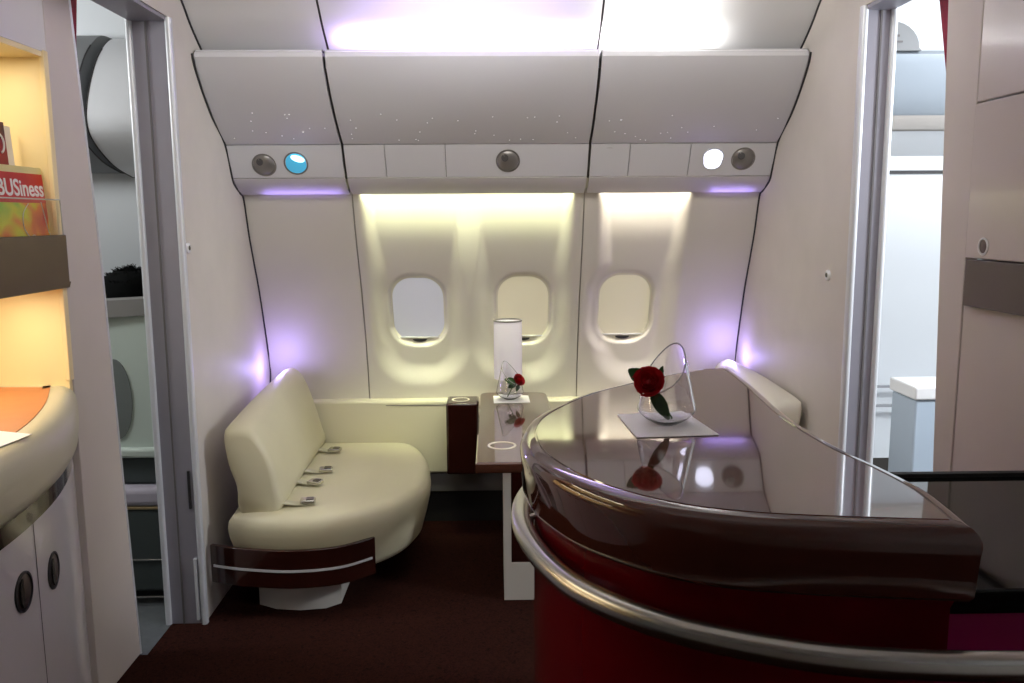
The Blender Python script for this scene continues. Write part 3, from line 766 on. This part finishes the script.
c = (XR-.0042,2.240,1.490)
bm = B(); lathe(bm, [(.024,0),(.024,.002),(.019,.003),(.018,.0)], c, 28, cap=False, axis=(-1,0,0)); lt = obj('latch', bm, M_white, dn)
bm = B(); lathe(bm, [(.018,.0003),(.016,.001),(.001,.0012)], c, 24, axis=(-1,0,0)); obj('latch_well', bm, M_latchin, lt)

# ------------------------------------------------------------------ curtains tied behind the doorway edges
def curtain(x0, y0, dx, label, z0, z1, wb):
    bm = B(); loops = []
    for k in range(12):
        f = k/11; z = z0+(z1-z0)*f; w = wb*(.12+.88*f)
        lp = []
        for j in range(16):
            u = j/15; lp.append((x0+dx*u, y0+w*u+.010*math.sin(u*12), z))
        for j in reversed(range(16)):
            u = j/15; lp.append((x0+dx*u, y0+w*u+.010*math.sin(u*12)-.006, z))
        loops.append(lp)
    loft(bm, loops); tag(obj('curtain', bm, M_curtain, sharp=60), label, 'curtain')
curtain(-1.350, 2.79, -.015, 'dark red curtain edge behind the left cabinet panel', 1.5, 2.45, .20)
curtain(1.350, 2.475, .015, 'dark red curtain edge behind the right cabinet panel', 1.6, 2.45, .29)

# ------------------------------------------------------------------ left cabin seen through the doorway
bm = B(); loft(bm, [[(x,wy(z),z) for z in [.3+.05*k for k in range(47)]] for x in (-3.8,L-TH-.002)], closed=False, cap=False); struct('wall_cabin_left', bm, M_cabin)
bm = B(); box(bm, (-3.84,-.9,0),(-3.8,4.4,2.7)); struct('wall_left_end', bm, M_cabindk)
def far_bin(x0, x1, prof, m, label, end=None):
    t = thing('overhead_bin', label, 'luggage bin', ((x0+x1)/2, 3.7, 1.7), 'bins in the neighbouring cabins')
    bm = B(); prism(bm, prof, 'x', x0, x1); obj('bin_body', bm, m, t, sharp=40)
    bm = B(); xe = x0 if end == 0 else x1
    tube(bm, [(xe, p[0], p[1]) for p in prof[8:-1]], .003, 6); obj('edge_seal', bm, M_gap, t)
    return t
PB = [(p.x,p.y) for p in catmull([Vector(p) for p in [(3.86,2.335),(3.74,2.32),(3.60,2.22),(3.50,2.07),(3.468,1.953),(3.52,1.88),(3.68,1.80),(3.86,1.76)]], 5)]+[(3.945,1.76),(3.945,2.335)]
far_bin(-1.60, L-TH-.01, PB, mat('far_bin_left', (206,208,212), .3), 'rounded grey overhead bin seen through the left doorway', 0)
PB2 = [(min(y+.03,3.938),z+.02) for y,z in PB]
far_bin(-2.6, -1.66, PB2, mat('far_bin_dark', (120,122,124), .5), 'darker overhead bin behind the rounded one through the left doorway', 1)
# far seat in the left cabin
t = thing('passenger_armchair', 'pale green-grey cabin armchair seen through the left doorway', 'armchair', (-1.62,3.6,0))
def rb(a, b, m, nm, par=t, bv=.012):
    bm = B(); box(bm, a, b); return obj(nm, bm, m, par, bevel=bv)
X0, X1 = -2.05, L-TH-.03
sh = rb((X0,3.40,.63),(X1,3.55,1.20), M_seat, 'back_shell')
bm = B(); q = []
for k in range(17):
    f = k/16; q.append((X0+(X1-X0)*f, 3.392-.02*math.sin(f*3.1)))
loft(bm, [[(x,y,1.165+.035*f) for (x,y),f in zip(q,[k/16 for k in range(17)])]+[(x,y+.14,1.165+.035*f) for (x,y),f in reversed(list(zip(q,[k/16 for k in range(17)])))],[(x,y,1.236+.03*f) for (x,y),f in zip(q,[k/16 for k in range(17)])]+[(x,y+.14,1.236+.03*f) for (x,y),f in reversed(list(zip(q,[k/16 for k in range(17)])))]])
obj('headrest_band', bm, M_headb, t)
bm = B(); q = [(-1.535+.065*math.sin(a)**1.0 if a <= math.pi else -1.535, .855+.165*math.cos(a)) for a in [math.pi*k/16 for k in range(17)]]
prism(bm, [(x,z) for x,z in q], 'y', 3.394, 3.402); obj('side_insert', bm, M_leafgr, sh)
rb((X0,3.37,.615),(X1,3.55,.655), M_seat, 'armrest')
rb((X0,3.395,.50),(X1,3.55,.613), M_seatdk, 'lower_back')
rb((X0,3.33,.425),(X1,3.70,.498), M_seatcu, 'cushion', bv=.02)
rb((X0,3.335,.412),(X1,3.36,.423), mat('gold_trim',(190,170,130),.3,.7), 'cushion_trim', bv=.002)
rb((X0,3.34,.06),(X1,3.70,.41), M_seatdk, 'base_panel')
for z in (.20,.04): 
    bm = B(); tube(bm, [(X0,3.334,z),(X1-.03,3.334,z),(X1-.005,3.338,z-.008)], .004, 8); obj('base_bar', bm, M_steel, t)
# traveller behind the seat (only the hair shows above it)
t = thing('person', 'person with short spiky black hair seated behind the pale armchair', 'person', (-1.56,3.70,.5))
bm = B()
secs = [(.17,.11,.50,0),(.19,.12,.62,0),(.20,.12,.80,0),(.215,.115,.95,0),(.20,.10,1.02,0),(.11,.075,1.06,0),(.062,.06,1.085,0),(.058,.06,1.12,-.01),(.068,.082,1.16,-.02),(.078,.098,1.22,-.02),(.079,.10,1.27,-.02),(.068,.088,1.32,-.015),(.04,.055,1.348,-.01),(.01,.012,1.356,-.01)]
loft(bm, [[(-1.56+a*math.cos(2*math.pi*k/24), 3.70+dy+b*math.sin(2*math.pi*k/24), z) for k in range(24)] for a,b,z,dy in secs]); 
for fc in bm.faces:
    if fc.calc_center_median().z > 1.07: fc.material_index = 1
obj('body', bm, M_shirt, t, sharp=60, mats=[M_shirt, M_skin])
bm = B(); rr = random.Random(2)
loft(bm, [[(-1.56+a*math.cos(2*math.pi*k/24), 3.68+b*math.sin(2*math.pi*k/24), z) for k in range(24)] for a,b,z in [(.092,.11,1.18),(.112,.12,1.25),(.116,.122,1.30),(.105,.11,1.335),(.06,.07,1.357),(.01,.01,1.362)]])
for _ in range(420):
    a = rr.uniform(0,2*math.pi); f = rr.uniform(0,1)**.6
    p = Vector((-1.56+.11*f*math.cos(a), 3.68+.108*f*math.sin(a), 1.355-.06*f*f)); d = Vector((math.cos(a)*.6*f+rr.uniform(-.5,.5), math.sin(a)*.6*f+rr.uniform(-.5,.5), 1)).normalized()
    L_ = rr.uniform(.018,.038); s = d.cross(Vector((0,1,.1))).normalized()*.004
    e = Vector((rr.uniform(-.012,.012),0,-.003))
    tube(bm, [p-d*.005, p+d*L_*.6, p+d*L_+e], [.0035,.0028,.0006], 4)
obj('hair', bm, M_hair, t, sharp=60)

# ------------------------------------------------------------------ right cabin seen through the doorway
bm = B(); loft(bm, [[(x,wy(z),z) for z in [.3+.05*k for k in range(47)]] for x in (R+.102,3.8)], closed=False, cap=False); struct('wall_cabin_right', bm, M_cabin)
bm = B(); box(bm, (3.8,-.9,0),(3.84,4.4,2.7)); struct('wall_right_end', bm, M_cabin)
t = thing('overhead_bin', 'pale blue-grey overhead bin seen through the right doorway', 'luggage bin', (2.2,3.6,1.95), 'bins in the neighbouring cabins')
M_fb = mat('far_bin_right', (168,178,188), .35)
bm = B(); prism(bm, [(3.44,2.213),(3.40,2.193),(3.41,2.16),(3.52,2.045),(3.60,1.985),(3.66,1.97),(3.92,1.97),(3.92,2.213)], 'x', R+.13, 3.2); obj('bin_body', bm, M_fb, t)
bm = B(); prism(bm, [(3.598,1.983),(3.66,1.940),(3.74,1.930),(3.92,1.930),(3.92,1.969),(3.66,1.969)], 'x', R+.13, 3.2); obj('bin_sill', bm, mat('far_bin_sill',(206,200,194),.5), t)
bm = B(); q = [(1.40,2.205),(1.665,2.205)]+[(1.54+.115*math.cos(a), 2.215+.10*math.sin(a)) for a in [math.pi*k/14 for k in range(15)]]
prism(bm, q, 'y', 3.395, 3.43); br = obj('end_bracket', bm, mat('bracket_grey',(128,130,132),.5), t)
for x, z, a, b in ((1.525,2.285,.012,.004),(1.56,2.29,.014,.004),(1.535,2.262,.02,.003),(1.575,2.268,.012,.003),(1.52,2.243,.016,.003)):
    bm = B(); box(bm, (x-a,3.390,z-b-.03),(x+a,3.396,z+b-.03)); obj('bracket_clip', bm, M_gapgrey, br)
bm = B(); prism(bm, [(3.70,1.929),(3.80,1.905),(3.88,1.86),(3.96,1.84),(3.96,1.929)], 'x', R+.13, 3.2); struct('trim_6', bm, M_cabin)
bm = B(); box(bm, (R+.13,3.945,1.762),(3.2,3.965,1.776)); struct('trim_7', bm, M_gap)
bm = B(); prism(bm, [(3.44+.028*math.cos(a)*0+.0, 0) for a in (0,)] if False else [(1.365,2.10),(1.475,2.12),(1.497,2.06),(1.497,1.99),(1.478,1.90),(1.455,1.88),(1.365,1.88)], 'y', 3.24, 3.30); tag(obj('mirror_panel', bm, mat('curved_metal',(170,172,172),.25,.7), bevel=.012), 'curved grey panel edge beside the right doorway jamb, below the bracket', 'panel')
t = thing('cabin_console', 'pale blue-grey console cabinet seen low through the right doorway', 'console', (1.80,3.35,0))
bm = B(); box(bm, (1.63,3.20,0),(2.3,3.40,.86)); obj('console_body', bm, mat('console_blue_grey',(176,190,204),.5), t, bevel=.01)
bm = B(); box(bm, (1.622,3.19,.862),(2.31,3.41,.915)); obj('console_top', bm, M_white, t, bevel=.008)
for z in (.60,.70):
    bm = B(); box(bm, (R+.12,4.22,z),(3.6,4.24,z+.012)); struct('trim_8', bm, M_cabindk)

# ------------------------------------------------------------------ light fittings and added lights
def strip(a, b, m, label, name='light_strip', group='concealed light strips'):
    bm = B(); box(bm, a, b); return tag(obj(name, bm, m), label, 'light strip', group)
# concealed strips above the window bays
strip((-.64,3.985,1.725),(.385,4.01,1.740), M_strip_y, 'concealed warm green strip above the two left windows')
strip((.478,3.985,1.725),(.928,4.01,1.740), M_strip_w, 'concealed warm white strip above the right window')

def light(kind, name, loc, energy, color, size=.2, sy=None, rot=(0,0,0), spread=None):
    d = bpy.data.lights.new(name, kind); d.energy = energy; d.color = color
    if kind == 'AREA':
        d.shape = 'RECTANGLE'; d.size = size; d.size_y = sy or size
        if spread: d.spread = math.radians(spread)
    elif kind in ('POINT','SPOT'): d.shadow_soft_size = size
    o = bpy.data.objects.new(name, d); COL.objects.link(o); o.location = loc; o.rotation_euler = rot
    return o
PI = math.pi
# cove light on top of the bins: purple mid section, white right section
light('AREA','ceiling_wash_light',(-.12,3.445,2.224),3.0,(.58,.42,1.),.95,.03,(PI-math.radians(12),0,0))
light('AREA','ceiling_wash_light',(-.06,3.47,2.225),.7,(1.,.88,1.),.60,.03,(PI-math.radians(20),0,0))
light('AREA','ceiling_wash_light',( .64,3.445,2.224),4.2,(1.,.99,.97),.38,.03,(PI-math.radians(12),0,0))
# added unseen lights, brightening the same ceiling panels from the room side
light('AREA','ceiling_wash_light',(-.12,2.0,2.50),2.3,(.55,.40,1.),.60,.04,(math.radians(91),0,0),24)
light('AREA','ceiling_wash_light',(.64,2.0,2.50),2.2,(1.,.99,.97),.20,.04,(math.radians(91),0,0),24)
# wash over the window bays
light('AREA','bay_light',(-.125,3.985,1.700),2.3,(.92,.98,.60),.98,.03,(math.radians(20),0,0),48)
light('AREA','bay_light',(-.125,3.985,1.702),.75,(.92,.98,.60),.98,.03,(math.radians(30),0,0),100)
light('AREA','bay_light',(.702,3.985,1.700),.9,(1.,.93,.80),.42,.03,(math.radians(20),0,0),48)
light('AREA','bay_light',(.702,3.985,1.702),.32,(1.,.93,.80),.42,.03,(math.radians(30),0,0),100)
# purple accents
light('POINT','accent_light',(-1.06,4.12,.85),1.6,(.42,.32,1.),.03)
light('POINT','accent_light',(1.155,4.12,.88),1.6,(.42,.32,1.),.03)
light('AREA','accent_light',(-.87,3.93,1.66),.16,(.42,.30,1.),.35,.02,(PI,0,0))
light('AREA','accent_light',(1.09,3.93,1.66),.10,(.42,.30,1.),.2,.02,(PI,0,0))
# added fill lights, out of view, to brighten the bins and walls
light('AREA','fill_light',(0.05,2.25,2.55),11,(1.,.97,.91),1.8,.35,(math.radians(60),0,0),140)
light('AREA','fill_light',(0.05,.7,2.40),4.2,(1.,.98,.95),1.8,.5,(math.radians(86),0,0),120)
light('AREA','fill_light',(0.05,2.2,2.58),1.4,(1.,.98,.96),1.6,.5,(0,0,0))
# magazine niche
light('AREA','niche_light',(XC-.12,1.9,2.04),4.5,(1.,.86,.60),.10,1.2,(0,0,0))
light('AREA','niche_light',(XC-.10,1.9,1.365),5,(1.,.84,.58),.10,1.2,(0,0,0))
# neighbouring cabins
light('POINT','cabin_light',(2.6,2.3,2.05),130,(.90,.95,1.),.15)
light('POINT','cabin_light',(-2.6,2.75,2.2),45,(.97,1.,1.),.15)

W = bpy.data.worlds.new('world'); S.world = W; W.use_nodes = True
W.node_tree.nodes['Background'].inputs['Color'].default_value = (.5,.48,.47,1)
W.node_tree.nodes['Background'].inputs['Strength'].default_value = .10

# ------------------------------------------------------------------ camera
f = 850.; p = math.atan((341.5-217)/f); psi = math.atan((512-495)/(f/math.cos(p)))
Fw = Vector((math.sin(psi)*math.cos(p), math.cos(psi)*math.cos(p), -math.sin(p)))
Rt = Vector((math.cos(psi), -math.sin(psi), 0)); Up = Rt.cross(Fw)
roll = math.radians(.35); Rt, Up = Rt*math.cos(roll)-Up*math.sin(roll), Up*math.cos(roll)+Rt*math.sin(roll)
cd = bpy.data.cameras.new('camera'); cam = bpy.data.objects.new('camera', cd); COL.objects.link(cam)
cd.sensor_width = 36; cd.lens = f*36/1024; cd.clip_start = .05
Mx = Matrix((Rt, Up, -Fw)).transposed().to_4x4(); Mx.translation = Vector((0,0,EYE)); cam.matrix_world = Mx
S.camera = cam
S.view_settings.view_transform = 'Standard'
S.view_settings.look = 'None'
S.view_settings.exposure = 0
